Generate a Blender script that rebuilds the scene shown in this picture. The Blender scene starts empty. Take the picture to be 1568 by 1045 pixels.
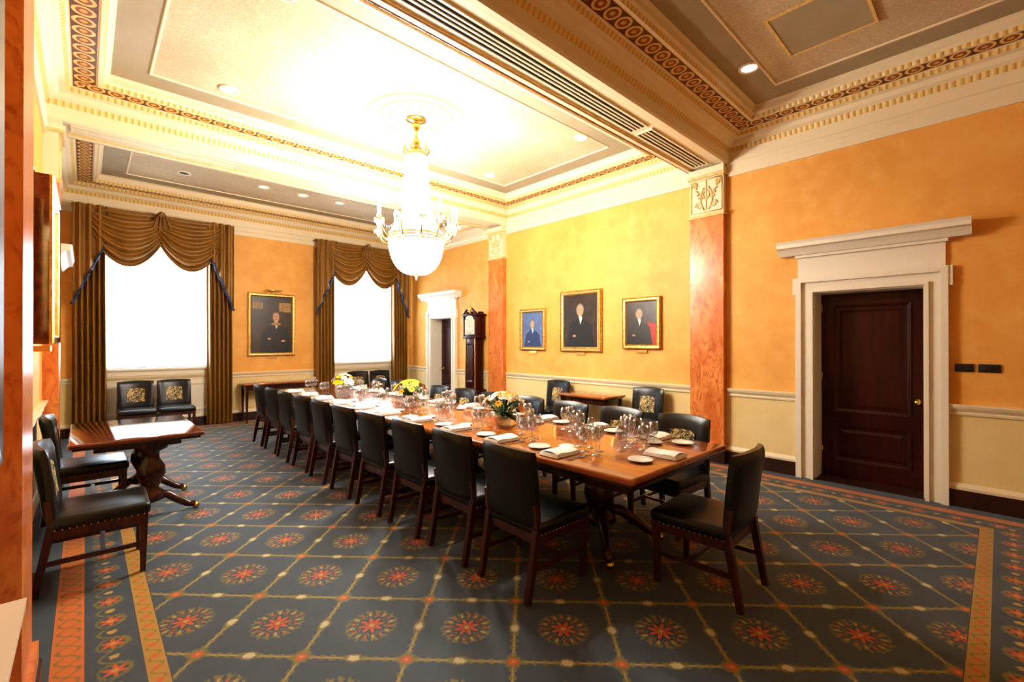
import bpy, bmesh, math, random
from mathutils import Vector, Matrix
random.seed(7)
sc=bpy.context.scene
pi=math.pi
# ---------------------------------------------------------------- materials
def newmat(name):
    m=bpy.data.materials.new(name); m.use_nodes=True
    nt=m.node_tree
    return m,nt,nt.nodes['Principled BSDF']
def P(name,col,rough=.5,metal=0,coat=0,emit=None,es=0,spec=.5,sheen=0):
    m,nt,b=newmat(name)
    b.inputs['Base Color'].default_value=(*col,1); b.inputs['Roughness'].default_value=rough
    b.inputs['Metallic'].default_value=metal; b.inputs['Coat Weight'].default_value=coat
    b.inputs['Coat Roughness'].default_value=.08
    b.inputs['Specular IOR Level'].default_value=spec
    if emit: b.inputs['Emission Color'].default_value=(*emit,1); b.inputs['Emission Strength'].default_value=es
    return m
class N:
    def __init__(s,nt): s.nt=nt
    def n(s,t,**k):
        x=s.nt.nodes.new(t)
        for a,v in k.items(): setattr(x,a,v)
        return x
    def m(s,op,a,b=None,c=None):
        x=s.n('ShaderNodeMath',operation=op)
        for i,v in enumerate((a,b,c)):
            if v is None: continue
            if isinstance(v,(int,float)): x.inputs[i].default_value=v
            else: s.nt.links.new(v,x.inputs[i])
        return x.outputs[0]
    def mix(s,f,a,b):
        x=s.n('ShaderNodeMix',data_type='RGBA')
        for i,v in ((0,f),(6,a),(7,b)):
            if isinstance(v,(int,float)): x.inputs[i].default_value=v
            elif isinstance(v,tuple): x.inputs[i].default_value=(*v,1)
            else: s.nt.links.new(v,x.inputs[i])
        return x.outputs[2]
    def noise(s,vec,scale,detail=4,rough=.55,dist=0):
        x=s.n('ShaderNodeTexNoise'); x.inputs['Scale'].default_value=scale; x.inputs['Detail'].default_value=detail
        x.inputs['Roughness'].default_value=rough; x.inputs['Distortion'].default_value=dist
        if vec is not None: s.nt.links.new(vec,x.inputs['Vector'])
        return x.outputs[0]
    def coord(s,w='Object'): return s.n('ShaderNodeTexCoord').outputs[w]
    def sep(s,v):
        x=s.n('ShaderNodeSeparateXYZ'); s.nt.links.new(v,x.inputs[0]); return x.outputs
    def ss(s,v,a,b):
        x=s.n('ShaderNodeMapRange',interpolation_type='SMOOTHSTEP')
        s.nt.links.new(v,x.inputs[0]); x.inputs[1].default_value=a; x.inputs[2].default_value=b
        return x.outputs[0]
    def lt(s,v,t,soft=.01): # 1 where v<t
        x=s.n('ShaderNodeMapRange'); s.nt.links.new(v,x.inputs[0]); x.inputs[1].default_value=t+soft; x.inputs[2].default_value=t-soft
        return x.outputs[0]
    def vscale(s,v,sc_):
        x=s.n('ShaderNodeMapping'); s.nt.links.new(v,x.inputs[0]); x.inputs['Scale'].default_value=sc_; return x.outputs[0]
    def bump(s,h,b,strength=.3,dist=.01):
        x=s.n('ShaderNodeBump'); x.inputs['Strength'].default_value=strength; x.inputs['Distance'].default_value=dist
        s.nt.links.new(h,x.inputs['Height']); s.nt.links.new(x.outputs[0],b.inputs['Normal'])
def mottle(name,c1,c2,scale,rough=.6,lo=.3,hi=.7,bump=0,bscale=None,stretch=(1,1,1),metal=0,coat=0,detail=5,dist=0,c3=None,c3m=(.45,.7),spec=.5):
    m,nt,b=newmat(name); g=N(nt)
    v=g.vscale(g.coord(),stretch); f=g.ss(g.noise(v,scale,detail,.6,dist),lo,hi)
    col=g.mix(f,c1,c2)
    if c3: col=g.mix(g.ss(g.noise(v,scale*4.3,detail,.6,dist),*c3m),col,c3)
    nt.links.new(col,b.inputs['Base Color']); b.inputs['Roughness'].default_value=rough; b.inputs['Specular IOR Level'].default_value=spec
    b.inputs['Metallic'].default_value=metal; b.inputs['Coat Weight'].default_value=coat; b.inputs['Coat Roughness'].default_value=.06
    if bump: g.bump(g.noise(v,bscale or scale*3,4),b,bump,.01)
    return m
M={}
M['wall']=mottle('plaster_ochre',(.69,.325,.064),(.79,.415,.10),1.0,.6,.25,.75,.05,30,c3=(.82,.465,.135),c3m=(.40,.85))
M['wains']=mottle('wainscot_cream',(.70,.53,.24),(.76,.61,.32),1.5,.6)
M['cream']=P('cream_paint',(.76,.65,.45),.45)
M['white']=P('white_paint',(.77,.70,.58),.45)
M['marble']=mottle('red_marble',(.58,.16,.035),(.74,.29,.08),2.2,.28,.3,.65,stretch=(1,1,.45),dist=2.2,c3=(.46,.10,.025))
M['darkbase']=mottle('dark_base_wood',(.025,.009,.005),(.045,.015,.008),5,.35)
M['mahog']=mottle('mahogany',(.024,.0030,.0018),(.050,.006,.0035),3,.35,.3,.7,stretch=(6,6,.6),coat=.12,spec=.3)
M['chairwood']=mottle('chair_wood',(.030,.006,.003),(.080,.017,.007),6,.3,stretch=(5,5,.7),coat=.3)
M['tablewood']=mottle('table_wood',(.27,.070,.014),(.42,.135,.032),3,.13,.25,.75,stretch=(5,.5,5),coat=.6)
M['tabledark']=mottle('table_leg_wood',(.030,.008,.004),(.07,.018,.008),3,.25,stretch=(4,4,.7),coat=.3)
M['sidewood']=mottle('side_table_wood',(.08,.018,.008),(.17,.040,.018),3,.08,stretch=(.5,5,5),coat=1)
M['leather']=mottle('black_leather',(.006,.007,.008),(.009,.011,.013),20,.30,bump=.12,bscale=160)
M['brass']=P('brass',(.80,.52,.18),.25,1)
M['gold']=mottle('gilt',(.50,.30,.08),(.80,.54,.20),25,.35,metal=.8)
M['gildcream']=mottle('gilded_plaster',(.60,.40,.13),(.76,.56,.25),20,.4)
M['black']=P('black_slot',(.012,.011,.01),.6)
M['grayc']=mottle('ceiling_taupe',(.33,.285,.19),(.37,.32,.22),3,.6)
M['curtain']=mottle('curtain_gold_silk',(.22,.105,.018),(.32,.16,.032),4,.40,stretch=(1,1,.3))
M['blue']=P('blue_fringe',(.03,.06,.15),.6)
M['china']=P('white_china',(.85,.84,.80),.15,coat=.5)
M['linen']=mottle('white_linen',(.82,.80,.75),(.88,.87,.83),30,.8)
M['silver']=P('silver',(.8,.8,.8),.15,1)
M['candle']=P('candle_white',(.9,.85,.75),.4,emit=(1,.90,.74),es=3)
M['bulb']=P('flame_bulb',(1,1,1),.3,emit=(1,.90,.74),es=40)
M['lampwhite']=P('downlight_lens',(1,1,1),.3,emit=(1,.93,.8),es=5)
M['lampdim']=P('downlight_dim',(.9,.88,.84),.3,emit=(1,.95,.88),es=.7)
M['petalw']=P('petal_white',(.85,.82,.72),.5); M['petaly']=P('petal_yellow',(.90,.50,.008),.5); M['petalo']=P('petal_orange',(.85,.30,.02),.5)
M['leaf']=mottle('leaf_green',(.025,.075,.012),(.06,.15,.025),12,.45)
M['skin']=P('paint_skin',(.50,.27,.16),.5); M['hair']=P('paint_hair',(.10,.065,.04),.5); M['greyh']=P('paint_grey_hair',(.22,.19,.16),.5)
M['pcoat']=P('paint_black_coat',(.010,.009,.010),.4); M['pblue']=P('paint_blue_coat',(.02,.04,.14),.5); M['pwhite']=P('paint_white',(.62,.58,.50),.5)
M['pred']=P('paint_red',(.40,.025,.015),.5)
M['pdark']=mottle('paint_dark_ground',(.018,.011,.008),(.055,.027,.014),3,.35); M['pbg_blue']=mottle('paint_blue_ground',(.06,.10,.24),(.11,.17,.33),4,.4)
M['pgold']=mottle('paint_gold',(.20,.11,.028),(.36,.21,.06),9,.4)
M['dial']=P('clock_dial',(.70,.62,.45),.4)
def ctex():
    m,nt,b=newmat('ceiling_stipple'); g=N(nt); c=g.coord()
    f=g.ss(g.noise(c,1.1,3,.5),.35,.65); col=g.mix(f,(.52,.425,.28),(.64,.54,.38))
    s=g.ss(g.noise(c,70,5,.7,.5),.42,.60); col=g.mix(g.m('MULTIPLY',s,.60),col,(.38,.28,.15))
    s2=g.ss(g.noise(c,26,5,.7,1.0),.50,.68); col=g.mix(g.m('MULTIPLY',s2,.35),col,(.74,.66,.50))
    nt.links.new(col,b.inputs['Base Color']); b.inputs['Roughness'].default_value=.6
    g.bump(g.noise(c,70,5,.7,.5),b,.5,.01); return m
M['ctex']=ctex()
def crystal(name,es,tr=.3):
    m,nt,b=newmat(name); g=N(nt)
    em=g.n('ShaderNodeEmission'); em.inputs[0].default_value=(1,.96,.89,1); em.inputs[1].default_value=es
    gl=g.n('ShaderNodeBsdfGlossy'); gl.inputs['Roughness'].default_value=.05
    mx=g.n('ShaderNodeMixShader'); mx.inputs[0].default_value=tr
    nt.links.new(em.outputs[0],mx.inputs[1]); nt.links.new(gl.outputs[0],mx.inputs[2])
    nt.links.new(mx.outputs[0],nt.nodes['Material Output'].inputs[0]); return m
M['crystal']=crystal('chandelier_crystal',9,.2); M['glow_shell']=crystal('chandelier_glow_shell',12,.05)  # crystals and an added inner shell emit, standing in for light from the bulbs
def glass():
    m,nt,b=newmat('clear_glass'); g=N(nt)
    tr=g.n('ShaderNodeBsdfTransparent'); tr.inputs[0].default_value=(.92,.94,.95,1)
    gl=g.n('ShaderNodeBsdfGlossy'); gl.inputs['Roughness'].default_value=.05
    lw=g.n('ShaderNodeLayerWeight'); lw.inputs[0].default_value=.42
    f=g.m('MULTIPLY_ADD',lw.outputs['Facing'],.8,.07)
    mx=g.n('ShaderNodeMixShader'); nt.links.new(f,mx.inputs[0]); nt.links.new(tr.outputs[0],mx.inputs[1]); nt.links.new(gl.outputs[0],mx.inputs[2])
    nt.links.new(mx.outputs[0],nt.nodes['Material Output'].inputs[0]); return m
M['glass']=glass()
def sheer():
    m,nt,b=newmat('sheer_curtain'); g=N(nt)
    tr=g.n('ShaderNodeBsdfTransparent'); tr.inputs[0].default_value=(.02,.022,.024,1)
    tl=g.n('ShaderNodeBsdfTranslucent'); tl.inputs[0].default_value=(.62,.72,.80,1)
    # light and shade of the pleats painted into the cloth colour as narrow vertical bands
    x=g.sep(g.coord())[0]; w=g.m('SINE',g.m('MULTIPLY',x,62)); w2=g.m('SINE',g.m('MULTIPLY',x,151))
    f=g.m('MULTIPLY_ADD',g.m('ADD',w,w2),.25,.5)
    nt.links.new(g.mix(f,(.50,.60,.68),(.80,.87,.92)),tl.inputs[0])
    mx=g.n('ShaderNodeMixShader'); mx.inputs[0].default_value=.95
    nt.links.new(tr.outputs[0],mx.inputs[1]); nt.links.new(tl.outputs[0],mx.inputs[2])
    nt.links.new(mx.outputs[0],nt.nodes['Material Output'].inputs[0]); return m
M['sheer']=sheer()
def guilloche():
    m,nt,b=newmat('guilloche_band'); g=N(nt)
    s=g.sep(g.coord('UV')); u=g.m('DIVIDE',s[0],.155); v=s[1]
    a=g.m('SUBTRACT',g.m('FRACT',u),.5); bb=g.m('MULTIPLY',g.m('SUBTRACT',v,.5),1.12)
    r=g.m('SQRT',g.m('ADD',g.m('MULTIPLY',a,a),g.m('MULTIPLY',bb,bb)))
    ring=g.m('MULTIPLY',g.lt(r,.45,.02),g.m('SUBTRACT',1,g.lt(r,.30,.02)))
    core=g.lt(r,.15,.03)
    col=g.mix(ring,(.12,.024,.008),(.78,.52,.17)); col=g.mix(g.lt(r,.29,.02),col,(.26,.065,.018)); col=g.mix(core,col,(.66,.36,.08))
    edge=g.m('SUBTRACT',1,g.lt(g.m('ABSOLUTE',g.m('SUBTRACT',v,.5)),.45,.01)); col=g.mix(edge,col,(.74,.56,.28))
    nt.links.new(col,b.inputs['Base Color']); b.inputs['Roughness'].default_value=.4
    g.bump(g.m('ADD',ring,core),b,.6,.02); return m
M['guil']=guilloche()
def egg():
    m,nt,b=newmat('egg_and_dart_gilt'); g=N(nt)
    s=g.sep(g.coord('UV')); w=g.m('ABSOLUTE',g.m('SINE',g.m('MULTIPLY',s[0],pi/.055)))
    col=g.mix(g.ss(w,.1,.8),(.58,.36,.10),(.75,.54,.22)); nt.links.new(col,b.inputs['Base Color']); b.inputs['Roughness'].default_value=.4
    g.bump(w,b,.5,.012); return m
M['egg']=egg()
def crest():
    m,nt,b=newmat('gold_embroidery'); g=N(nt)
    c=g.coord(); f=g.ss(g.noise(c,30,3,.6,2.0),.47,.55)
    nt.links.new(g.mix(f,(.012,.014,.015),(.62,.45,.17)),b.inputs['Base Color']); b.inputs['Roughness'].default_value=.5
    return m
M['crest']=crest()
def carpet():
    m,nt,b=newmat('patterned_carpet'); g=N(nt); mm=g.m
    s=g.sep(g.coord()); x=s[0]; y=s[1]
    n1=g.noise(g.coord(),60,3); n2=g.noise(g.coord(),7,3); n3=g.noise(g.coord(),38,2)
    ax=mm('SUBTRACT',x,1.52); ay=mm('SUBTRACT',y,1.985)
    S=.523*math.sqrt(2)
    def cen(v): return mm('SUBTRACT',mm('FRACT',mm('ADD',v,100.5)),.5)
    fu=cen(mm('DIVIDE',mm('ADD',ax,ay),S)); fv=cen(mm('DIVIDE',mm('SUBTRACT',ax,ay),S))
    wob=mm('MULTIPLY',mm('SUBTRACT',n1,.5),.05)
    wob2=mm('MULTIPLY',mm('SUBTRACT',n3,.5),.09)
    au=mm('ABSOLUTE',fu); av=mm('ABSOLUTE',fv)
    r=mm('MULTIPLY',mm('SQRT',mm('ADD',mm('MULTIPLY',fu,fu),mm('MULTIPLY',fv,fv))),1.13); rw=mm('ADD',r,wob)
    th=mm('ARCTAN2',fv,fu)
    def cosn(n,ph=0): return mm('COSINE',mm('MULTIPLY_ADD',th,n,ph))
    def band(v,a,bb,so=.012): return mm('MULTIPLY',g.lt(v,bb,so),mm('SUBTRACT',1,g.lt(v,a,so)))
    base=g.mix(n2,(.027,.043,.066),(.050,.073,.100))
    olive=(.155,.135,.04); gold=(.40,.27,.07); red=(.46,.085,.018); cream=(.46,.40,.24); dkred=(.22,.04,.018)
    col=base
    rr=mm('ADD',mm('ADD',r,mm('MULTIPLY',cosn(16),.012)),wob2)
    ring=mm('MULTIPLY',band(rr,.250,.295,.008),g.lt(mm('SUBTRACT',0,cosn(16,.6)),.62,.25))
    col=g.mix(ring,col,olive)
    arab=band(mm('ADD',mm('ADD',r,wob2),mm('MULTIPLY',cosn(8),.045)),.185,.208,.006)
    col=g.mix(arab,col,olive)
    sp=mm('MULTIPLY',band(rw,.195,.235),g.lt(mm('SUBTRACT',0,cosn(8)),-.8,.12)); col=g.mix(sp,col,red)
    sp2=mm('MULTIPLY',band(rw,.185,.245),g.lt(cosn(8),-.86,.1)); col=g.mix(sp2,col,gold)
    pet=mm('SUBTRACT',rw,mm('MULTIPLY',cosn(8,pi),.045)); col=g.mix(g.lt(pet,.105,.01),col,red)
    col=g.mix(g.lt(mm('SUBTRACT',rw,mm('MULTIPLY',cosn(8,pi),.02)),.048,.01),col,dkred)
    col=g.mix(g.lt(rw,.03,.01),col,gold)
    mx=mm('MAXIMUM',au,av); mn=mm('MINIMUM',au,av); e=mm('SUBTRACT',.5,mx)
    lw=mm('MULTIPLY_ADD',mm('ABSOLUTE',mm('COSINE',mm('MULTIPLY',mn,pi*10))),.030,.004)
    line=g.lt(mm('SUBTRACT',mm('ADD',e,wob),lw),0,.006); col=g.mix(line,col,olive)
    lw2=mm('MULTIPLY_ADD',mm('ABSOLUTE',mm('SINE',mm('MULTIPLY',mn,pi*10))),.010,.003)
    col=g.mix(g.lt(mm('SUBTRACT',e,lw2),0,.003),col,(.30,.22,.07))
    rm=mm('SQRT',mm('ADD',mm('MULTIPLY',e,e),mm('MULTIPLY',mm('MULTIPLY',mn,mn),.45)))
    col=g.mix(g.lt(mm('ADD',rm,wob),.058,.01),col,olive); col=g.mix(g.lt(mm('ADD',rm,mm('MULTIPLY',wob,1.2)),.038,.008),col,cream)
    ca=mm('SUBTRACT',.5,au); cb=mm('SUBTRACT',.5,av); rc=mm('SQRT',mm('ADD',mm('MULTIPLY',ca,ca),mm('MULTIPLY',cb,cb)))
    col=g.mix(g.lt(mm('ADD',rc,wob2),.085,.01),col,olive); col=g.mix(g.lt(mm('ADD',rc,wob),.050,.01),col,red); col=g.mix(g.lt(rc,.016,.006),col,gold)
    bx=mm('MINIMUM',mm('SUBTRACT',x,-.12),mm('SUBTRACT',5.86,x)); by=mm('MINIMUM',mm('SUBTRACT',y,-.30),mm('SUBTRACT',10.15,y))
    d=mm('MINIMUM',bx,by); sel=mm('LESS_THAN',bx,by)
    t=mm('ADD',mm('MULTIPLY',sel,y),mm('MULTIPLY',mm('SUBTRACT',1,sel),x))
    def per(p): return mm('SUBTRACT',mm('FRACT',mm('ADD',mm('DIVIDE',t,p),50.5)),.5)
    q=mm('MULTIPLY',per(.26),.26); dd=mm('SUBTRACT',d,.228)
    rb=mm('ADD',mm('SQRT',mm('ADD',mm('MULTIPLY',q,q),mm('MULTIPLY',dd,dd))),mm('MULTIPLY',wob,.7))
    tb=mm('ARCTAN2',dd,q); rb5=mm('SUBTRACT',rb,mm('MULTIPLY',mm('COSINE',mm('MULTIPLY',tb,6)),.014))
    q2=mm('MULTIPLY',mm('SUBTRACT',.5,mm('ABSOLUTE',per(.26))),.26); vine=mm('ABSOLUTE',mm('SUBTRACT',dd,mm('MULTIPLY',mm('COSINE',mm('MULTIPLY',t,2*pi/.26)),.055)))
    bc=g.mix(g.lt(mm('ADD',vine,mm('MULTIPLY',wob2,.25)),.007,.004),base,olive)
    bc=g.mix(band(mm('ADD',rb,mm('MULTIPLY',wob2,.3)),.056,.068,.004),bc,olive); bc=g.mix(g.lt(rb5,.038,.005),bc,red); bc=g.mix(g.lt(rb,.013,.004),bc,gold)
    bc=g.mix(g.lt(mm('ADD',mm('SQRT',mm('ADD',mm('MULTIPLY',q2,q2),mm('MULTIPLY',dd,dd))),mm('MULTIPLY',wob,.7)),.020,.005),bc,gold)
    col=g.mix(mm('LESS_THAN',d,.42),col,bc)
    gb=mm('MULTIPLY',mm('GREATER_THAN',d,.335),mm('LESS_THAN',d,.415))
    q3=mm('MULTIPLY',per(.11),.11); d3=mm('SUBTRACT',d,.375); r3=mm('SQRT',mm('ADD',mm('MULTIPLY',q3,q3),mm('MULTIPLY',d3,d3)))
    v3=mm('ABSOLUTE',mm('SUBTRACT',d3,mm('MULTIPLY',mm('SINE',mm('MULTIPLY',t,2*pi/.11)),.025)))
    gcol=g.mix(g.lt(mm('ADD',v3,mm('MULTIPLY',wob,.25)),.005,.003),(.36,.20,.03),(.16,.15,.03))
    gcol=g.mix(g.lt(mm('ADD',r3,mm('MULTIPLY',wob,.4)),.016,.004),gcol,(.50,.09,.02)); col=g.mix(gb,col,gcol)
    ob=mm('MULTIPLY',mm('GREATER_THAN',d,0),mm('LESS_THAN',d,.12))
    d4=mm('SUBTRACT',d,.06); v4=mm('ABSOLUTE',mm('SUBTRACT',mm('ABSOLUTE',d4),mm('ABSOLUTE',mm('MULTIPLY',mm('COSINE',mm('MULTIPLY',t,pi/.10)),.042))))
    ocol=g.mix(g.lt(mm('ADD',v4,mm('MULTIPLY',wob2,.22)),.006,.004),(.50,.13,.022),(.17,.13,.03)); col=g.mix(ob,col,ocol)
    col=g.mix(mm('LESS_THAN',d,0),col,base)
    nt.links.new(col,b.inputs['Base Color']); b.inputs['Roughness'].default_value=.7
    b.inputs['Specular IOR Level'].default_value=.35; b.inputs['Sheen Weight'].default_value=.15
    g.bump(g.noise(g.coord(),350,2),b,.25,.004)
    return m
M['carpet']=carpet()
# ---------------------------------------------------------------- builder
class B:
    def __init__(s): s.bm=bmesh.new(); s.mats=[]; s.uv=s.bm.loops.layers.uv.new('UVMap')
    def mi(s,m):
        m=M[m] if isinstance(m,str) else m
        if m not in s.mats: s.mats.append(m)
        return s.mats.index(m)
    def faces(s,vs,fs,m,smooth=False):
        i=s.mi(m); bv=[s.bm.verts.new(v) for v in vs]; out=[]
        for f in fs:
            try: fc=s.bm.faces.new([bv[k] for k in f])
            except ValueError: continue
            fc.material_index=i; fc.smooth=smooth; out.append(fc)
        return out
    def box(s,c,sz,m,rot=None,bev=0,seg=2,taper=1):
        t=bmesh.new(); bmesh.ops.create_cube(t,size=1)
        for v in t.verts:
            k=taper if v.co.z<0 else 1
            v.co=Vector((v.co.x*sz[0]*k,v.co.y*sz[1]*k,v.co.z*sz[2]))
        if bev: bmesh.ops.bevel(t,geom=t.edges[:],offset=bev,segments=seg,profile=.5,affect='EDGES')
        R=Matrix.Translation(Vector(c))@(rot.to_4x4() if rot else Matrix())
        t.verts.index_update()
        s.faces([R@v.co for v in t.verts],[[v.index for v in f.verts] for f in t.faces],m,bool(bev)); t.free()
    def bb(s,x0,x1,y0,y1,z0,z1,m,bev=0):
        s.box(((x0+x1)/2,(y0+y1)/2,(z0+z1)/2),(x1-x0,y1-y0,z1-z0),m,bev=bev)
    def bar(s,p0,p1,w,h,m,w1=None,h1=None):
        p0=Vector(p0);p1=Vector(p1);d=(p1-p0).normalized(); w1=w1 or w; h1=h1 or h
        a=Vector((1,0,0)) if abs(d.x)<.7 else Vector((0,1,0)); u=(a-d*a.dot(d)).normalized(); v=d.cross(u)
        vs=[p+u*sx*W/2+v*sy*H/2 for p,W,H in((p0,w,h),(p1,w1,h1)) for sx,sy in((-1,-1),(1,-1),(1,1),(-1,1))]
        s.faces(vs,[(3,2,1,0),(4,5,6,7),(0,1,5,4),(1,2,6,5),(2,3,7,6),(3,0,4,7)],m)
    def tube(s,pts,r,m,seg=8,closed=False,r1=None):
        pts=[Vector(p) for p in pts]; n=len(pts); vs=[];fs=[]
        for i,p in enumerate(pts):
            if closed: d=(pts[(i+1)%n]-pts[i-1]).normalized()
            else: d=(pts[min(i+1,n-1)]-pts[max(i-1,0)]).normalized()
            a=Vector((0,0,1)) if abs(d.z)<.9 else Vector((1,0,0)); u=d.cross(a).normalized(); w=d.cross(u)
            rr=r if r1 is None else r+(r1-r)*i/(n-1)
            for k in range(seg): vs.append(p+u*math.cos(2*pi*k/seg)*rr+w*math.sin(2*pi*k/seg)*rr)
        for i in range(n if closed else n-1):
            j=(i+1)%n
            for k in range(seg): fs.append((i*seg+k,i*seg+(k+1)%seg,j*seg+(k+1)%seg,j*seg+k))
        if not closed: fs+= [tuple(range(seg))[::-1],tuple((n-1)*seg+k for k in range(seg))]
        s.faces(vs,fs,m,True)
    def lathe(s,prof,c,m,seg=24,fn=None):
        vs=[];fs=[];n=len(prof)
        for r,z in prof:
            for k in range(seg):
                a=2*pi*k/seg; rr=max(r,1e-4)
                if fn: rr*=fn(a)
                vs.append((c[0]+rr*math.cos(a),c[1]+rr*math.sin(a),c[2]+z))
        for i in range(n-1):
            for k in range(seg): fs.append((i*seg+k,i*seg+(k+1)%seg,(i+1)*seg+(k+1)%seg,(i+1)*seg+k))
        s.faces(vs,fs,m,True)
    def octa(s,c,r,h,m):
        x,y,z=c; s.faces([(x+r,y,z),(x,y+r,z),(x-r,y,z),(x,y-r,z),(x,y,z+h),(x,y,z-h)],[(0,1,4),(1,2,4),(2,3,4),(3,0,4),(1,0,5),(2,1,5),(3,2,5),(0,3,5)],m)
    def ball(s,c,r,m,seg=10,sz=1):
        s.lathe([(r*math.sin(pi*i/8),-r*sz*math.cos(pi*i/8)) for i in range(9)],c,m,seg)
    def grid(s,fn,nu,nv,m,smooth=True):
        vs=[fn(i/nu,j/nv) for j in range(nv+1) for i in range(nu+1)]
        fs=[(j*(nu+1)+i,j*(nu+1)+i+1,(j+1)*(nu+1)+i+1,(j+1)*(nu+1)+i) for j in range(nv) for i in range(nu)]
        s.faces(vs,fs,m,smooth)
    def prism(s,prof,mp,t0,t1,m):
        n=len(prof); vs=[mp(t0,*p) for p in prof]+[mp(t1,*p) for p in prof]
        s.faces(vs,[(i,(i+1)%n,n+(i+1)%n,n+i) for i in range(n)]+[tuple(range(n))[::-1],tuple(range(n,2*n))],m)
    def sweep(s,x0,x1,y0,y1,prof,mp=lambda x,y,z:(x,y,z)):
        for j in range(len(prof)-1):
            p,z,m=prof[j]; q,w=prof[j+1][:2]
            A=[(x0+p,y0+p),(x1-p,y0+p),(x1-p,y1-p),(x0+p,y1-p)]; C=[(x0+q,y0+q),(x1-q,y0+q),(x1-q,y1-q),(x0+q,y1-q)]
            for k in range(4):
                l=(k+1)%4
                fc=s.faces([mp(*A[k],z),mp(*A[l],z),mp(*C[l],w),mp(*C[k],w)],[(0,1,2,3)],m)[0]
                ax=0 if k%2==0 else 1
                us=[A[k][ax],A[l][ax],C[l][ax],C[k][ax]]
                for lp,u,v in zip(fc.loops,us,(0,0,1,1)): lp[s.uv].uv=(u,v)
    def mesh(s,name):
        bmesh.ops.recalc_face_normals(s.bm,faces=s.bm.faces[:])
        me=bpy.data.meshes.new(name); s.bm.to_mesh(me); s.bm.free()
        for m in s.mats: me.materials.append(m)
        return me
    def obj(s,name,loc=(0,0,0),rz=0):
        return inst(s.mesh(name),name,loc,rz)
def inst(me,name,loc=(0,0,0),rz=0):
    o=bpy.data.objects.new(name,me); o.location=loc; o.rotation_euler=(0,0,rz); sc.collection.objects.link(o); return o
# ---------------------------------------------------------------- room
XL,XR,YF,YB=-.32,6.05,-1.8,10.3
H=4.5; TH=.4
def wall(name,mp,a,b,holes):
    o=B(); zs=.92
    def bx(t0,t1,z0,z1):
        for lo,hi,m in((0,zs,'wains'),(zs,H,'wall')):
            l=max(z0,lo);h=min(z1,hi)
            if h>l+1e-5: o.prism([(0,l),(TH,l),(TH,h),(0,h)],lambda t,p,z:mp(t,-p,z),t0,t1,m)
    t=a
    for (h0,h1,z0,z1) in sorted(holes):
        bx(t,h0,0,H)
        if z0>0: bx(h0,h1,0,z0)
        bx(h0,h1,z1,H); t=h1
    bx(t,b,0,H); return o.obj(name)
mR=lambda t,p,z:(XR-p,t,z)
mL=lambda t,p,z:(XL+p,t,z)
mB=lambda t,p,z:(t,YB-p,z)
mF=lambda t,p,z:(t,YF+p,z)
D1=(.50,1.44); D2=(8.42,9.26); D3=(7.75,8.65)
W=[(.22,1.72),(4.02,5.52)]
wall('wall_right',mR,YF-TH,YB+TH,[(*D1,0,2.12),(*D2,0,2.12)])
wall('wall_left',mL,YF-TH,YB+TH,[(*D3,0,2.12)])
wall('wall_back',mB,XL,XR,[(*w,1.1,3.45) for w in W])
wall('wall_front',mF,XL,XR,[])
BX=-.165; BY0,BY1=-1.2,1.60
o=B(); o.bb(XL,BX,BY0,BY1,0,.92,'wains'); o.bb(XL,BX,BY0,BY1,.92,3.84,'wall'); o.obj('wall_left_breast')
o=B()
o.prism([(0,.72),(.012,.72),(.02,.80),(.035,.86),(.045,.89),(.06,.90),(.062,.925),(0,.925)],lambda t,p,z:(BX+p,t,z),BY0,BY1+.03,'white')
o.prism([(0,0),(.03,0),(.03,.2),(0,.22)],lambda t,p,z:(BX+p,t,z),BY0,BY1+.02,'darkbase')
o.prism([(0,.72),(.03,.86),(.03,.925),(0,.925)],lambda t,p,z:(t,BY1+p,z),XL,BX,'white')
o.obj('trim_breast_rail')
o=B(); o.bb(XL-TH,XR+TH,YF-TH,YB+TH,-.1,0,'carpet'); o.obj('floor')
BE=[(2.38,2.88),(6.60,7.10)]
BAY=[(YF,2.38),(2.88,6.60),(7.10,YB)]
o=B(); o.bb(XL-TH,XR+TH,YF-TH,YB+TH,4.42,4.55,'cream')
for (a,b) in BAY:
    o.sweep(XL,XR,a,b,[(.44,4.25,'cream'),(.50,4.25,'grayc'),(.78,4.25,'cream'),(.785,4.238,'cream'),(.80,4.238,'cream'),(.805,4.25,'ctex'),(1.0,4.25,'ctex')])
    o.faces([(XL+1,a+1,4.25),(XR-1,a+1,4.25),(XR-1,b-1,4.25),(XL+1,b-1,4.25)],[(0,1,2,3)],'ctex')
o.obj('ceiling')
crown=[(0,3.84,'cream'),(.02,3.86,'cream'),(.02,3.98,'egg'),(.05,4.03,'cream'),(.09,4.05,'cream'),(.12,4.09,'cream'),(.17,4.10,'egg'),(.20,4.135,'cream'),(.215,4.14,'guil'),(.40,4.14,'cream'),(.405,4.125,'cream'),(.435,4.125,'egg'),(.45,4.16,'cream'),(.47,4.18,'cream'),(.47,4.235,'cream'),(.50,4.252,'cream')]
for i,(a,b) in enumerate(BAY):
    o=B(); o.sweep(XL,XR,a,b,crown); o.obj('trim_%d'%(i+1))
arch=[(0,3.68),(.02,3.68),(.02,3.75),(.035,3.77),(.035,3.845),(0,3.845)]
def seg_all(prof,m,name,z_skipR,z_skipL,skipB=[]):
    for nm,mp,a,b,sk in(('right',mR,YF,YB,z_skipR),('left',mL,YF,YB,z_skipL),('back',mB,XL,XR,skipB),('front',mF,XL,XR,[])):
        o=B(); t=a
        for s0,s1 in sorted(sk):
            if s0>t: 
                for pr,mm_ in zip(prof,m): o.prism(pr,mp,t,s0,mm_)
            t=s1
        for pr,mm_ in zip(prof,m): o.prism(pr,mp,t,b,mm_)
        o.obj(name%nm)
PIL=[(2.39,2.87),(6.61,7.09)]
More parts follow.
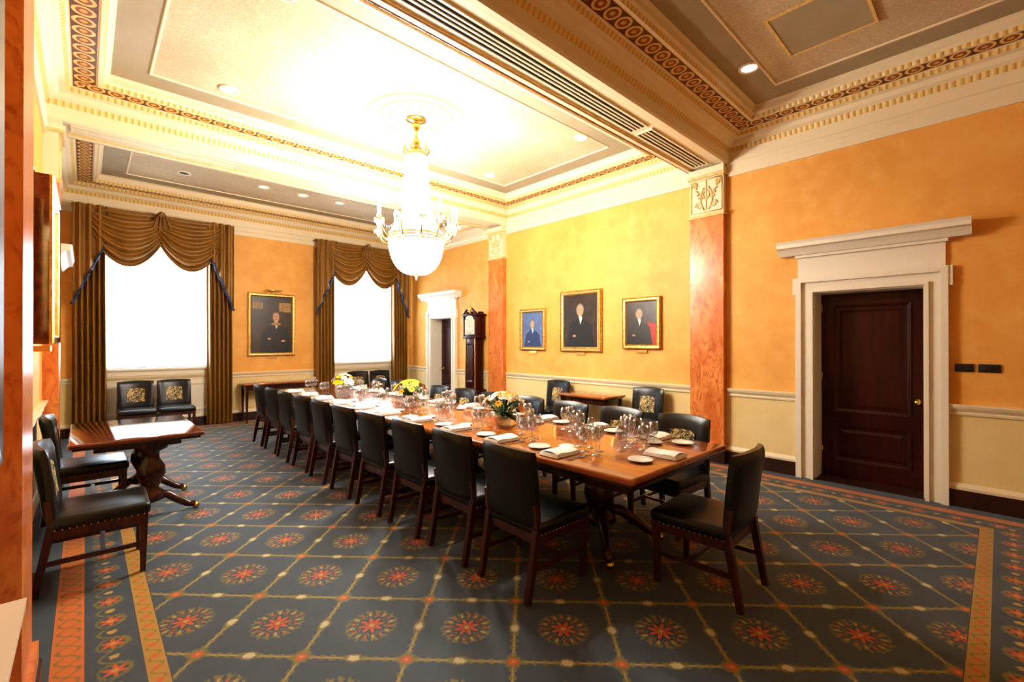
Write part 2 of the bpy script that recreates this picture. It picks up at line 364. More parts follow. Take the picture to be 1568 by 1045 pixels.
seg_all([arch],['cream'],'trim_architrave_%s',PIL,PIL)
cas=.17
sk=lambda D:(D[0]-cas,D[1]+cas)
rail=[(0,.865),(.015,.865),(.02,.885),(.012,.895),(.035,.925),(.045,.95),(.045,.965),(0,.965)]
seg_all([rail],['cream'],'trim_chair_rail_%s',PIL+[sk(D1),sk(D2)],[(BY0,BY1)]+PIL+[sk(D3)],[])
base=[[(0,0),(.03,0),(.03,.16),(0,.16)],[(0,.16),(.025,.16),(.028,.185),(.012,.22),(0,.22)]]
seg_all(base,['darkbase','cream'],'baseboard_%s',PIL+[sk(D1),sk(D2)],[(BY0,BY1)]+PIL+[sk(D3)],[])
for a,b in BE:
    o=B(); o.bb(XL,XR,a,b,3.87,4.42,'cream')
    for y0,y1 in((a,a+.05),(b-.05,b)): o.bb(XL,XR,y0,y1,3.845,3.87,'cream')
    for y0 in (a+.05,b-.065): o.bb(XL,XR,y0,y0+.015,3.855,3.87,'gildcream')
    o.obj('ceiling_beam')
def grille(x0,x1,yc,w=.17):
    o=B(); z=3.87
    o.bb(x0,x1,yc-w/2,yc+w/2,z-.006,z,'black')
    o.bb(x0,x1,yc-w/2-.02,yc-w/2,z-.016,z,'cream'); o.bb(x0,x1,yc+w/2,yc+w/2+.02,z-.016,z,'cream')
    for xx in (x0-.02,x1): o.bb(xx,xx+.02,yc-w/2-.02,yc+w/2+.02,z-.016,z,'cream')
    for k in range(1,4):
        y=yc-w/2+w*k/4; o.bb(x0,x1,y-.008,y+.008,z-.016,z-.004,'cream')
    o.obj('air_vent_grille')
grille(.3,4.36,2.66); grille(4.48,5.85,2.66); grille(-.1,1.45,6.85); grille(3.9,5.8,6.85)
def pilaster(mp,a,b,pr):
    o=B(); q=lambda p,z0,z1,m,ins=0:o.prism([(0,z0),(p,z0),(p,z1),(0,z1)],mp,a+ins,b-ins,m)
    q(pr+.03,0,.17,'darkbase'); q(pr+.02,.17,.25,'marble'); q(pr,.25,3.2,'marble',.02)
    q(pr+.02,3.2,3.24,'gildcream',.005); q(pr-.005,3.24,3.72,'cream',.02); q(pr+.03,3.72,3.75,'gildcream'); q(pr+.045,3.75,3.80,'cream',-.0); q(pr+.02,3.80,3.845,'cream',.01)
    c=(a+b)/2
    def T(pts,r,m='gildcream'): o.tube([mp(t,pr-.003,z) for t,z in pts],r,m,6)
    for s_ in(-1,1):
        T([(c+s_*(.03+.05*math.sin(k/10*pi)),3.30+.3*k/10) for k in range(11)],.012)
        T([(c+s_*(.10+.05*math.cos(k/12*2*pi)*(1-k/20)),3.36+.05*math.sin(k/12*2*pi)*(1-k/20)) for k in range(15)],.010)
        T([(c+s_*(.155+.045*math.cos(k/12*2*pi)*(1-k/18)),3.64+.05*math.sin(k/12*2*pi)*(1-k/18)) for k in range(15)],.014)
        T([(c+s_*.20,3.27),(c+s_*.20,3.70)],.009)
        T([(c+s_*(.05+.1*k/6),3.45+.12*math.sin(k/6*pi/2)) for k in range(7)],.010)
        for k in range(5): o.ball(mp(c+s_*(.10+.012*k),pr,3.47+.045*k),.014,'gildcream',6)
    T([(c+.04*math.cos(k/12*2*pi),3.5+.06*math.sin(k/12*2*pi)) for k in range(13)],.010)
    T([(c-.2,3.27),(c+.2,3.27)],.009); T([(c,3.3),(c,3.7)],.008); T([(c-.2,3.70),(c+.2,3.70)],.009)
    o.obj('pilaster')
for a,b in PIL:
    pilaster(mR,a,b,.09)
pilaster(mL,*PIL[0],.155); pilaster(mL,*PIL[1],.12)
def door(n,mp,D,flip=False):
    a,b=D; o=B(); h=2.12
    q=lambda t0,t1,z0,z1,p0,p1,m:o.prism([(p0,z0),(p1,z0),(p1,z1),(p0,z1)],mp,t0,t1,m)
    for w0,w1,p in((0,.03,.05),(.03,.115,.025),(.115,.17,.06)):
        q(a-w1,a-w0,0,h+w0,0,p,'white'); q(b+w0,b+w1,0,h+w0,0,p,'white'); q(a-w1,b+w1,h+w0,h+w1,0,p,'white')
    for t0,t1 in((a-.20,a-.17),(b+.17,b+.20)): q(t0,t1,h-.02,h+.17,0,.05,'white')
    q(a-.15,b+.15,h+.17,h+.40,0,.03,'white')
    q(a-.17,b+.17,h+.40,h+.43,0,.07,'white')
    o.prism([(0,h+.43),(.09,h+.43),(.12,h+.47),(.15,h+.50),(.19,h+.51),(.19,h+.55),(.205,h+.58),(0,h+.58)],mp,a-.33,b+.33,'white')
    q(a,a+.012,0,h,-.38,0,'white'); q(b-.012,b,0,h,-.38,0,'white'); q(a+.012,b-.012,h-.012,h,-.38,0,'white')
    P0=-.27
    q(a+.012,b-.012,.01,h-.012,P0-.05,P0,'mahog')
    m0,m1=a+.13,b-.13
    for z0,z1 in((.20,.62),(.76,1.98)):
        o.sweep(m0,m1,z0,z1,[(0,P0,'mahog'),(0,P0+.016,'mahog'),(.02,P0+.012,'mahog'),(.035,P0+.002,'mahog'),(.06,P0+.002,'mahog'),(.09,P0+.012,'mahog')],lambda t,z,p:mp(t,p,z))
        q(m0+.09,m1-.09,z0+.09,z1-.09,P0,P0+.012,'mahog')
    kt=(b-.08) if flip else (a+.08)
    c=mp(kt,P0+.05,.93); o.tube([mp(kt,P0,.93),mp(kt,P0+.04,.93)],.012,'brass'); o.ball(c,.028,'brass')
    o.tube([mp(kt,P0+.001,.93),mp(kt,P0+.006,.93)],.03,'brass',14)
    for z in(.25,1.1,1.9): o.tube([mp((a+.02) if flip else (b-.02),P0+.006,z),mp((a+.02) if flip else (b-.02),P0+.006,z+.1)],.008,'brass')
    q(a,b,.0,.012,-.4,-.0,'darkbase')
    o.obj('door_%d'%n)
door(1,mR,D1); door(2,mR,D2,True); door(3,mL,D3)
# windows + curtains
for i,(a,b) in enumerate(W):
    o=B(); c=(a+b)/2; y=YB+.2
    q=lambda x0,x1,z0,z1,d0,d1,m:o.bb(x0,x1,d0,d1,z0,z1,m)
    for x0 in(a,b-.06): q(x0,x0+.06,1.1,3.45,y-.02,y+.05,'white')
    q(a+.06,b-.06,3.39,3.45,y-.02,y+.05,'white'); q(a+.06,b-.06,1.1,1.17,y-.02,y+.05,'white'); q(a+.06,b-.06,2.24,2.30,y-.02,y+.05,'white')
    for k in range(1,4): xx=a+(b-a)*k/4; q(xx-.012,xx+.012,1.17,3.39,y,y+.03,'white')
    for z in(1.62,1.95,2.65,3.0): q(a+.06,b-.06,z-.012,z+.012,y+.002,y+.028,'white')
    q(a-.08,b+.08,1.06,1.10,YB-.07,YB+.18,'white')
    q(a-.06,b+.06,.97,1.06,YB-.03,YB,'white')
    q(a-.1,b+.1,.22,.865,YB-.02,YB,'white')
    o.sweep(a,b,.3,.8,[(0,.02,'white'),(.0,.035,'white'),(.03,.03,'white'),(.035,.02,'white')],lambda x,z,p:(x,YB-p,z))
    o.obj('window_%d'%(i+1))
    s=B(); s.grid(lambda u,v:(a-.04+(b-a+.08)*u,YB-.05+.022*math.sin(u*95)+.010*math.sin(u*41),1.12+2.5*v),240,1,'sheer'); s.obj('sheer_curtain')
    k=B(); L,R=a-.38,b+.36; zt=3.80; ZB=.02
    for x0,x1,n in((L,a+.04,6),(b-.06,R,6)):
        k.grid(lambda u,v:(x0+(x1-x0)*(u+.012*math.sin(v*5)),YB-.16+.045*math.sin(u*2*pi*n+.6*math.sin(v*3))+.012*math.sin(u*37+v*2)-.01*v,ZB+(3.62-ZB)*v),n*12,14,'curtain')
    def swag(x0,x1,ea,eb,dr,yo):
        def f(u,v):
            sh=math.sin(pi*u)**.75 if 0<u<1 else 0
            e=ea+(eb-ea)*u
            z=zt-.02-.03*sh-v*(e+dr*sh)
            yy=yo-.02-.13*(.25+.75*sh)*math.sin(pi*min(1,v*.92+.04))-.034*(.35+sh)*math.sin(v*2*pi*6.0+.8*u)
            return (x0+(x1-x0)*u+.03*math.sin(v*pi)*(.5-u),yy,z)
        k.grid(f,30,72,'curtain')
        k.tube([f(u/24,1.0) for u in range(25)],.012,'curtain',6)
    xc=(L+R)/2
    swag(L+.16,xc+.08,.30,.32,.60,YB-.22); swag(xc-.08,R-.16,.32,.30,.60,YB-.23)
    k.grid(lambda u,v:(xc+(u-.5)*(.10+.22*v),YB-.36+.03*math.sin(u*2*pi*4)+.05*v,zt-.0-v*.32*(1-.25*abs(u-.5)*2)),30,10,'curtain')
    k.ball((xc,YB-.38,zt-.03),.05,'curtain')
    for s_,x0 in((1,L),(-1,R)):
        def f(u,v): 
            ln=1.62-1.05*u
            return (x0+s_*u*.42,YB-.27+.045*math.sin(u*2*pi*3.5)-.03*u,zt-.01-v*ln)
        k.grid(f,42,10,'curtain')
        k.tube([f(u/42,1.0) for u in range(43)],.022,'blue',6)
    k.bb(L-.01,R+.01,YB-.20,YB-.01,zt-.03,zt,'curtain')
    k.obj('window_drapery')
# ---------------------------------------------------------------- chairs
def chair_mesh():
    o=B(); w=.50
    o.box((0,.015,.425),(.50,.50,.085),'leather',bev=.03,seg=3)
    o.grid(lambda u,v:((u-.5)*.46,.015+(v-.5)*.46,.463+.02*(math.sin(pi*u)*math.sin(pi*v))**.5 if 0<u<1 and 0<v<1 else .463),10,10,'leather')
    for sx in(-1,1): o.bb(sx*.225-.014,sx*.225+.014,-.2,.22,.335,.39,'chairwood')
    o.bb(-.22,.22,.215,.243,.335,.39,'chairwood'); o.bb(-.22,.22,-.225,-.197,.335,.39,'chairwood')
    def bk(side,inset=0,grow=0):
        def f(u,v):
            x=(u-.5)*(w-.02-inset*2)
            z=.43+inset+(.465-2*inset)*v+.014*math.sin(pi*u)*v
            lean=-.215-.075*((z-.43)/.46)**1.2
            cur=.055*(2*(x/w))**2*(.3+.7*v)
            t=.036*(1-.55*max(0,1-min(u,1-u)*12))*(1-.55*max(0,1-min(v,1-v)*12))+grow
            if inset: t=.036+grow
            return (x,lean+cur+side*t-.012,z)
        return f
    for sd in(-1,1): o.grid(bk(sd),20,16,'leather')
    A=bk(-1);C=bk(1)
    def strip(path):
        n=len(path); vs=[A(*p) for p in path]+[C(*p) for p in path]
        o.faces(vs,[(i,i+1,n+i+1,n+i) for i in range(n-1)],'leather',True)
    strip([(0,j/16) for j in range(17)]); strip([(1,j/16) for j in range(17)]); strip([(i/20,1) for i in range(21)]); strip([(i/20,0) for i in range(21)])
    g=bk(1,.125,.004)
    o.grid(lambda u,v:g(u*.999,v),8,8,'crest')
    for sx in(-1,1):
        o.bar((sx*.218,.222,0),(sx*.225,.228,.40),.030,.030,'chairwood',.044,.044)
        o.bar((sx*.222,-.29,0),(sx*.225,-.215,.42),.032,.034,'chairwood',.042,.046)
        o.bar((sx*.225,-.215,.42),(sx*.225,-.235,.58),.04,.03,'chairwood')
        o.bar((sx*.222,-.262,.19),(sx*.220,.222,.19),.018,.028,'chairwood')
    o.bar((-.22,0.02,.19),(.22,.02,.19),.028,.018,'chairwood')
    for sx in(-1,1):
        for k in range(14): o.ball((sx*.249,-.2+k*.033,.395),.005,'brass',5)
    return o.mesh('dining_chair')
CH=chair_mesh()
def chair(x,y,deg):
    r=math.radians(deg); return inst(CH,'dining_chair',(x,y,0),r)
LY=[2.12+.625*i for i in range(10)]
RY=[1.93+.63*i for i in range(10)]
for i,y in enumerate(LY): chair(2.21+random.uniform(-.015,.015),y,-90+random.uniform(-2,2))
for i,y in enumerate(RY): chair(3.60+random.uniform(-.01,.03),y,90+random.uniform(-3,3))
chair(2.95,1.31,2)
chair(.07,4.2,-91); chair(.035,5.72,-90)
chair(.62,9.66,180); chair(1.14,9.66,180); chair(4.50,9.66,180); chair(5.03,9.66,180)
chair(5.66,3.45,90); chair(5.66,5.15,90)
# ---------------------------------------------------------------- tables
TX0,TX1,TY0,TY1=2.29,3.61,1.44,8.25; TZ=.76
o=B(); cx=(TX0+TX1)/2
o.box((cx,(TY0+TY1)/2,TZ-.022),(TX1-TX0,TY1-TY0,.044),'tablewood',bev=.014,seg=3)
o.box((cx,(TY0+TY1)/2,TZ-.055),(TX1-TX0-.05,TY1-TY0-.05,.03),'tabledark',bev=.008)
o.bb(TX0+.12,TX1-.12,TY0+.12,TY1-.12,TZ-.14,TZ-.065,'tabledark')
for k in range(1,4):
    y=TY0+(TY1-TY0)*k/4; o.bb(TX0+.02,TX1-.02,y-.0015,y+.0015,TZ-.002,TZ+.0006,'tabledark')
for py in(2.15,4.1,5.9,7.6):
    o.lathe([(.13,.62),(.13,.58),(.08,.55),(.075,.50),(.11,.44),(.12,.36),(.10,.30),(.07,.26),(.12,.22),(.13,.16),(.05,.12)],(cx,py,0),'tabledark',20)
    o.box((cx,py,.60),(.5,.4,.06),'tabledark',bev=.01)
    for a in range(4):
        an=pi/4+a*pi/2; d=Vector((math.cos(an),math.sin(an),0))
        pts=[Vector((cx,py,0))+d*r_+Vector((0,0,z_)) for r_,z_ in((.06,.25),(.16,.24),(.27,.17),(.37,.09),(.45,.05))]
        o.tube(pts,.045,'tabledark',8,r1=.03); o.ball(Vector((cx,py,.032))+d*.47,.032,'brass')
o.obj('dining_table')
def small_table(name,x0,x1,y0,y1,z,m,ped=True):
    o=B(); cx=(x0+x1)/2; cy=(y0+y1)/2
    o.box((cx,cy,z-.018),(x1-x0,y1-y0,.036),m,bev=.012,seg=3)
    o.box((cx,cy,z-.045),(x1-x0-.05,y1-y0-.05,.022),'tabledark',bev=.006)
    if ped:
        o.bb(x0+.15,x1-.15,y0+.15,y1-.15,z-.11,z-.056,'tabledark')
        for py in(y0+.30,y1-.30):
            pc=cx+.09
            o.lathe([(.12,z-.11),(.12,z-.15),(.06,z-.18),(.06,z-.24),(.10,z-.31),(.105,z-.38),(.07,z-.46),(.055,z-.5),(.10,z-.54),(.10,z-.6),(.03,z-.63)],(pc,py,0),'tabledark',18)
            for s_ in(-1,1):
                pts=[(pc+s_*r_,py,z_) for r_,z_ in((.04,.20),(.12,.18),(.2,.11),(.27,.06),(.32,.045))]
                o.tube(pts,.04,'tabledark',8,r1=.028); o.ball((pc+s_*.33,py,.03),.03,'brass')
        o.bar((cx+.05,y0+.3,.22),(cx+.05,y1-.3,.22),.04,.06,'tabledark')
    else:
        o.bb(x0+.05,x1-.05,y0+.05,y1-.05,z-.13,z-.056,'tabledark')
        for xx in(x0+.06,x1-.06):
            for yy in(y0+.06,y1-.06): o.bar((xx,yy,0),(xx,yy,z-.06),.025,.025,'tabledark',.05,.05)
        for xx in(x0+.06,x1-.06): o.bar((xx,y0+.06,.12),(xx,y1-.06,.12),.02,.02,'tabledark')
    o.obj(name)
small_table('side_table',-.10,.78,4.85,6.15,.76,'sidewood')
small_table('console_table',2.2,3.6,9.78,10.22,.76,'tablewood',False)
small_table('console_table',5.42,5.95,3.85,4.75,.76,'tablewood',False)
# ---------------------------------------------------------------- tableware
def lathe_mesh(name,prof,m,seg=18):
    o=B(); o.lathe(prof,(0,0,0),m,seg); return o.mesh(name)
WG=lathe_mesh('wine_glass',[(0,0),(.034,0),(.034,.002),(.006,.006),(.004,.012),(.004,.085),(.010,.092),(.026,.105),(.034,.125),(.035,.150),(.030,.195),(.0285,.195),(.0335,.150),(.0325,.125),(.024,.108),(0,.096)],'glass')
WA=lathe_mesh('water_goblet',[(0,0),(.037,0),(.037,.002),(.007,.006),(.005,.012),(.005,.06),(.012,.067),(.034,.085),(.042,.110),(.042,.135),(.037,.175),(.0355,.175),(.0405,.135),(.0405,.110),(.032,.088),(0,.071)],'glass')
TU=lathe_mesh('champagne_flute',[(0,0),(.030,0),(.030,.002),(.004,.006),(.0035,.09),(.012,.105),(.022,.14),(.024,.18),(.020,.225),(.019,.225),(.0225,.18),(.0205,.14),(.010,.107),(0,.10)],'glass',14)
PL=lathe_mesh('side_plate',[(0,.003),(.05,.003),(.058,.006),(.085,.014),(.085,.017),(.056,.010),(.05,.0065),(0,.0065)],'china',28)
DP=lathe_mesh('saucer_plate',[(0,.003),(.040,.003),(.06,.012),(.06,.015),(.040,.007),(0,.007)],'china',24)
def napkin():
    o=B()
    for k in range(3): o.box((0,0,.006+k*.008),(.17-.006*k,.25-.01*k,.009),'linen',bev=.003)
    o.grid(lambda u,v:((u-.5)*.15,(v-.5)*.22,.027+.012*math.sin(pi*u)+.004*math.sin(v*7)),8,8,'linen')
    return o.mesh('folded_napkin')
NK=napkin()
def cutlery():
    o=B()
    for x in(-.15,-.125):
        o.bar((x,-.10,.004),(x,.04,.004),.007,.003,'silver'); o.box((x,.06,.005),(.020,.03,.003),'silver')
        for t in(-.007,0,.007): o.bar((x+t,.07,.005),(x+t,.105,.006),.003,.002,'silver')
    for x in(.13,.155):
        o.bar((x,-.10,.004),(x,0,.004),.009,.004,'silver'); o.bar((x,0,.004),(x,.11,.004),.016,.002,'silver')
    return o.mesh('cutlery_set')
CU=cutlery()
FL=[(2.95,3.28),(2.95,5.0),(2.95,7.0)]
placed=[]
def setting(x,y,ang):
    a=math.radians(ang); f=Vector((math.cos(a),math.sin(a),0)); r=Vector((f.y,-f.x,0)); o=Vector((x,y,TZ+.001))
    rz=a-pi/2; j=lambda:random.uniform(-.010,.010)
    def put(me,nm,fx,rx,rad=0): 
        p=o+f*(fx+j())+r*(rx+j())
        if min((p-Vector((q[0],q[1],p.z))).length for q in FL)<.27: return
        if rad:
            if any((p-q).length<rad+qr for q,qr in placed): return
            placed.append((p,rad))
        inst(me,nm,p,rz)
    put(NK,'folded_napkin',.16,0); inst(CU,'cutlery_set',o+f*.16,rz)
    put(PL,'side_plate',.20,-.245)
    put(WA,'water_goblet',.36,.06,.043); put(WG,'wine_glass',.33,.175,.036); put(WG,'wine_glass',.43,.14,.036)
    put(TU,'champagne_flute',.47,.03,.031); put(WA,'water_goblet',.46,-.07,.043)
    if random.random()<.6: put(DP,'saucer_plate',.36,-.10,.04)
for y in LY: setting(TX0,y,0)
for y in RY: setting(TX1,y,180)
setting(2.95,TY0,90)
def flower(x,y,cols,sz=1):
    o=B()
    o.lathe([(0,0),(.06,0),(.065,.01),(.09,.05),(.10,.09),(.095,.12),(.09,.12),(.092,.09),(.08,.05),(0,.02)],(0,0,0),'glass',20)
    rnd=random.Random(int(x*100+y*77))
    for k in range(30):
        ph=rnd.uniform(0,2*pi); el=rnd.uniform(.1,1.0)*pi/2
        R=.17*sz; c=Vector((math.cos(ph)*math.cos(el)*R,math.sin(ph)*math.cos(el)*R,.13+.14*sz*math.sin(el)))
        n=(c-Vector((0,0,.08))).normalized(); a=Vector((0,0,1)) if abs(n.z)<.9 else Vector((1,0,0)); u=n.cross(a).normalized(); w=n.cross(u)
        m=rnd.choice(cols); br=rnd.uniform(.036,.054)
        o.tube([(c.x*.2,c.y*.2,.05),tuple(c*.6+Vector((0,0,.02))),tuple(c)],.003,'leaf',4)
        for ring,(cnt,op,ln) in enumerate(((4,.25,.6),(6,.6,.9),(8,1.05,1.15))):
            for q in range(cnt):
                t=2*pi*q/cnt+ring*.4; d=u*math.cos(t)+w*math.sin(t); sd=n.cross(d)
                def pf(uu,vv,d=d,sd=sd,op=op,ln=ln):
                    an=op*vv; wd=math.sin(pi*min(1,vv*.8+.1))*.62
                    return c+(d*math.sin(an)*vv+n*math.cos(an)*vv*.8)*br*ln+sd*(uu-.5)*2*wd*br*.6+n*br*.12*(1-abs(uu-.5)*2)
                o.grid(pf,2,3,m)
    for k in range(26):
        ph=rnd.uniform(0,2*pi); el=rnd.uniform(-.25,.8); d=Vector((math.cos(ph)*math.cos(el),math.sin(ph)*math.cos(el),math.sin(el))); sd=d.cross(Vector((0,0,1))).normalized()
        b0=Vector((0,0,.12)); L=rnd.uniform(.17,.23)*sz
        o.grid(lambda uu,vv:b0+d*L*vv+sd*(uu-.5)*.06*math.sin(pi*vv)+Vector((0,0,-.03*vv*vv)),2,5,'leaf')
    o.obj('flower_arrangement',(x,y,TZ+.001))
flower(*FL[0],['petalw','petalw','petalw','petaly','petalo'],1.1); flower(*FL[1],['petaly','petaly','petaly','petalo'],1.2); flower(*FL[2],['petalw','petalw','petaly'])
# ---------------------------------------------------------------- chandelier
def chandelier(x,y):
    o=B(); c=(0,0,0)
    o.lathe([(0,4.25),(.10,4.25),(.11,4.235),(.09,4.225),(.04,4.215),(.02,4.21),(.02,4.20),(.045,4.18),(.05,4.15),(.03,4.11),(.018,4.08),(.018,4.02),(.035,4.0),(.045,3.97),(.035,3.93),(.02,3.90),(.03,3.88),(.06,3.86),(.07,3.84),(0,3.83)],c,'brass',20)
    def ring(R,z,r,m='brass',n=48): o.tube([(R*math.cos(2*pi*k/n),R*math.sin(2*pi*k/n),z) for k in range(n)],r,m,8,True)
    ring(.11,3.80,.014); ring(.125,3.76,.008)
    for k in range(10):
        a=2*pi*k/10; d=Vector((math.cos(a),math.sin(a),0))
        o.tube([d*.11+Vector((0,0,3.80)),d*.15+Vector((0,0,3.84)),d*.145+Vector((0,0,3.90)),d*.12+Vector((0,0,3.92))],.011,'brass',6,r1=.005)
        o.tube([d*.02+Vector((0,0,3.9)),d*.08+Vector((0,0,3.86)),d*.11+Vector((0,0,3.80))],.007,'brass',6)
    prof=lambda v:(.125+.065*v+.12*v**5,3.77-.92*v)
    o.lathe([(prof(i/12)[0]-.018,prof(i/12)[1]) for i in range(13)],c,'glow_shell',28)
    for k in range(30):
        a=2*pi*k/30
        for j in range(27):
            r_,z_=prof(j/26); o.octa((r_*math.cos(a),r_*math.sin(a),z_),.011,.019,'crystal')
    ring(.31,2.83,.016); ring(.33,2.79,.010); ring(.31,2.76,.012)
    bp=lambda v:(.32*math.cos(v*pi/2)**.7,2.78-.40*math.sin(v*pi/2)**1.0)
    o.lathe([(bp(i/12)[0]*.93,bp(i/12)[1]+.012) for i in range(12)]+[(0,2.40)],c,'glow_shell',32)
    for j in range(13):
        r_,z_=bp(j/13); n=max(6,int(r_*2*pi/.034))
        for k in range(n):
            a=2*pi*(k+.5*(j%2))/n; o.octa((r_*math.cos(a),r_*math.sin(a),z_),.014,.022,'crystal')
    o.ball((0,0,2.37),.03,'brass',10,1.3); o.octa((0,0,2.325),.014,.03,'crystal')
    for k in range(12):
        a=2*pi*k/12+.1; d=Vector((math.cos(a),math.sin(a),0)); R=.50 if k%2==0 else .44; zc=2.93 if k%2==0 else 3.0
        pts=[]
        for t in range(13):
            s=t/12; rr=.31+(R-.31)*s; zz=2.80-.07*math.sin(pi*s*.9)+(zc-2.80)*s**2.2
            pts.append(d*rr+Vector((0,0,zz)))
        o.tube(pts,.010,'brass',6); e=d*R
        o.lathe([(0,zc-.01),(.012,zc-.01),(.020,zc),(.045,zc+.012),(.047,zc+.018),(.015,zc+.014),(.016,zc+.04),(.02,zc+.045),(0,zc+.046)],(e.x,e.y,0),'brass',12)
        o.lathe([(.011,zc+.045),(.011,zc+.15),(0,zc+.152)],(e.x,e.y,0),'candle',10)
        o.lathe([(.004,zc+.15),(.014,zc+.168),(.013,zc+.19),(.0,zc+.235)],(e.x,e.y,0),'bulb',8)
        for t in range(8):
            b_=2*pi*t/8; o.octa((e.x+.044*math.cos(b_),e.y+.044*math.sin(b_),zc-.02),.007,.024,'crystal')
        o.octa((e.x,e.y,zc-.06),.012,.03,'crystal')
        a2=a+2*pi/12; R2=.44 if k%2==0 else .50; z2=3.0 if k%2==0 else 2.93; e2=Vector((math.cos(a2),math.sin(a2),0))*R2
        for t in range(1,9):
            s=t/9; p=e.lerp(e2,s); o.octa((p.x,p.y,zc+(z2-zc)*s-.02-.10*math.sin(pi*s)),.008,.013,'crystal')
    o.obj('chandelier',(x,y,0))
CX,CY=2.90,4.78
chandelier(CX,CY)
o=B()
o.lathe([(.13,4.23),(.16,4.22),(.18,4.235),(.34,4.24),(.36,4.222),(.38,4.24),(.48,4.24),(.50,4.218),(.54,4.213),(.56,4.23),(.565,4.25)],(0,0,0),'cream',64)
for k in range(16):
    a=2*pi*k/16; d=Vector((math.cos(a),math.sin(a),0)); s_=Vector((-d.y,d.x,0))
    o.grid(lambda u,v:d*(.17+.17*v)+s_*(u-.5)*.10*math.sin(pi*(v*.75+.2))+Vector((0,0,4.232-.02*(1-abs(u-.5)*2))),4,6,'gildcream')
    o.tube([d*.18+Vector((0,0,4.218)),d*.32+Vector((0,0,4.218))],.005,'gold',5)
o.tube([(.43*math.cos(2*pi*k/64),.43*math.sin(2*pi*k/64),4.238) for k in range(64)],.012,'gildcream',6,True)
for k in range(48): o.ball((.40*math.cos(2*pi*k/48),.40*math.sin(2*pi*k/48),4.238),.012,'gildcream',6)
o.obj('ceiling_medallion',(CX,CY,0))
# ---------------------------------------------------------------- recessed lights, access panel
ZC=4.25
def downlight(x,y,m):
    o=B(); o.lathe([(.095,ZC-.001),(.095,ZC-.011),(.075,ZC-.015),(.068,ZC-.003)],(0,0,0),'white',24); o.lathe([(.068,ZC-.004),(0,ZC-.004)],(0,0,0),m,24); o.obj('recessed_light',(x,y,0))
for x,y in((1.11,5.6),(4.75,5.6),(4.75,3.75),(1.11,3.75)): downlight(x,y,'lampdim')
for x,y in((4.75,1.67),(1.1,1.0)): downlight(x,y,'lampwhite')
for x,y in((2.25,8.7),(2.9,8.7),(3.58,8.7)): downlight(x,y,'lampdim')
downlight(1.14,8.85,'black')
o=B(); o.bb(4.16,4.82,.70,1.32,ZC-.012,ZC-.001,'grayc'); 
o.sweep(4.14,4.84,.68,1.34,[(0,ZC-.001,'gildcream'),(0,ZC-.017,'gildcream'),(.022,ZC-.017,'gildcream'),(.022,ZC-.001,'gildcream')]); o.obj('ceiling_access_panel')
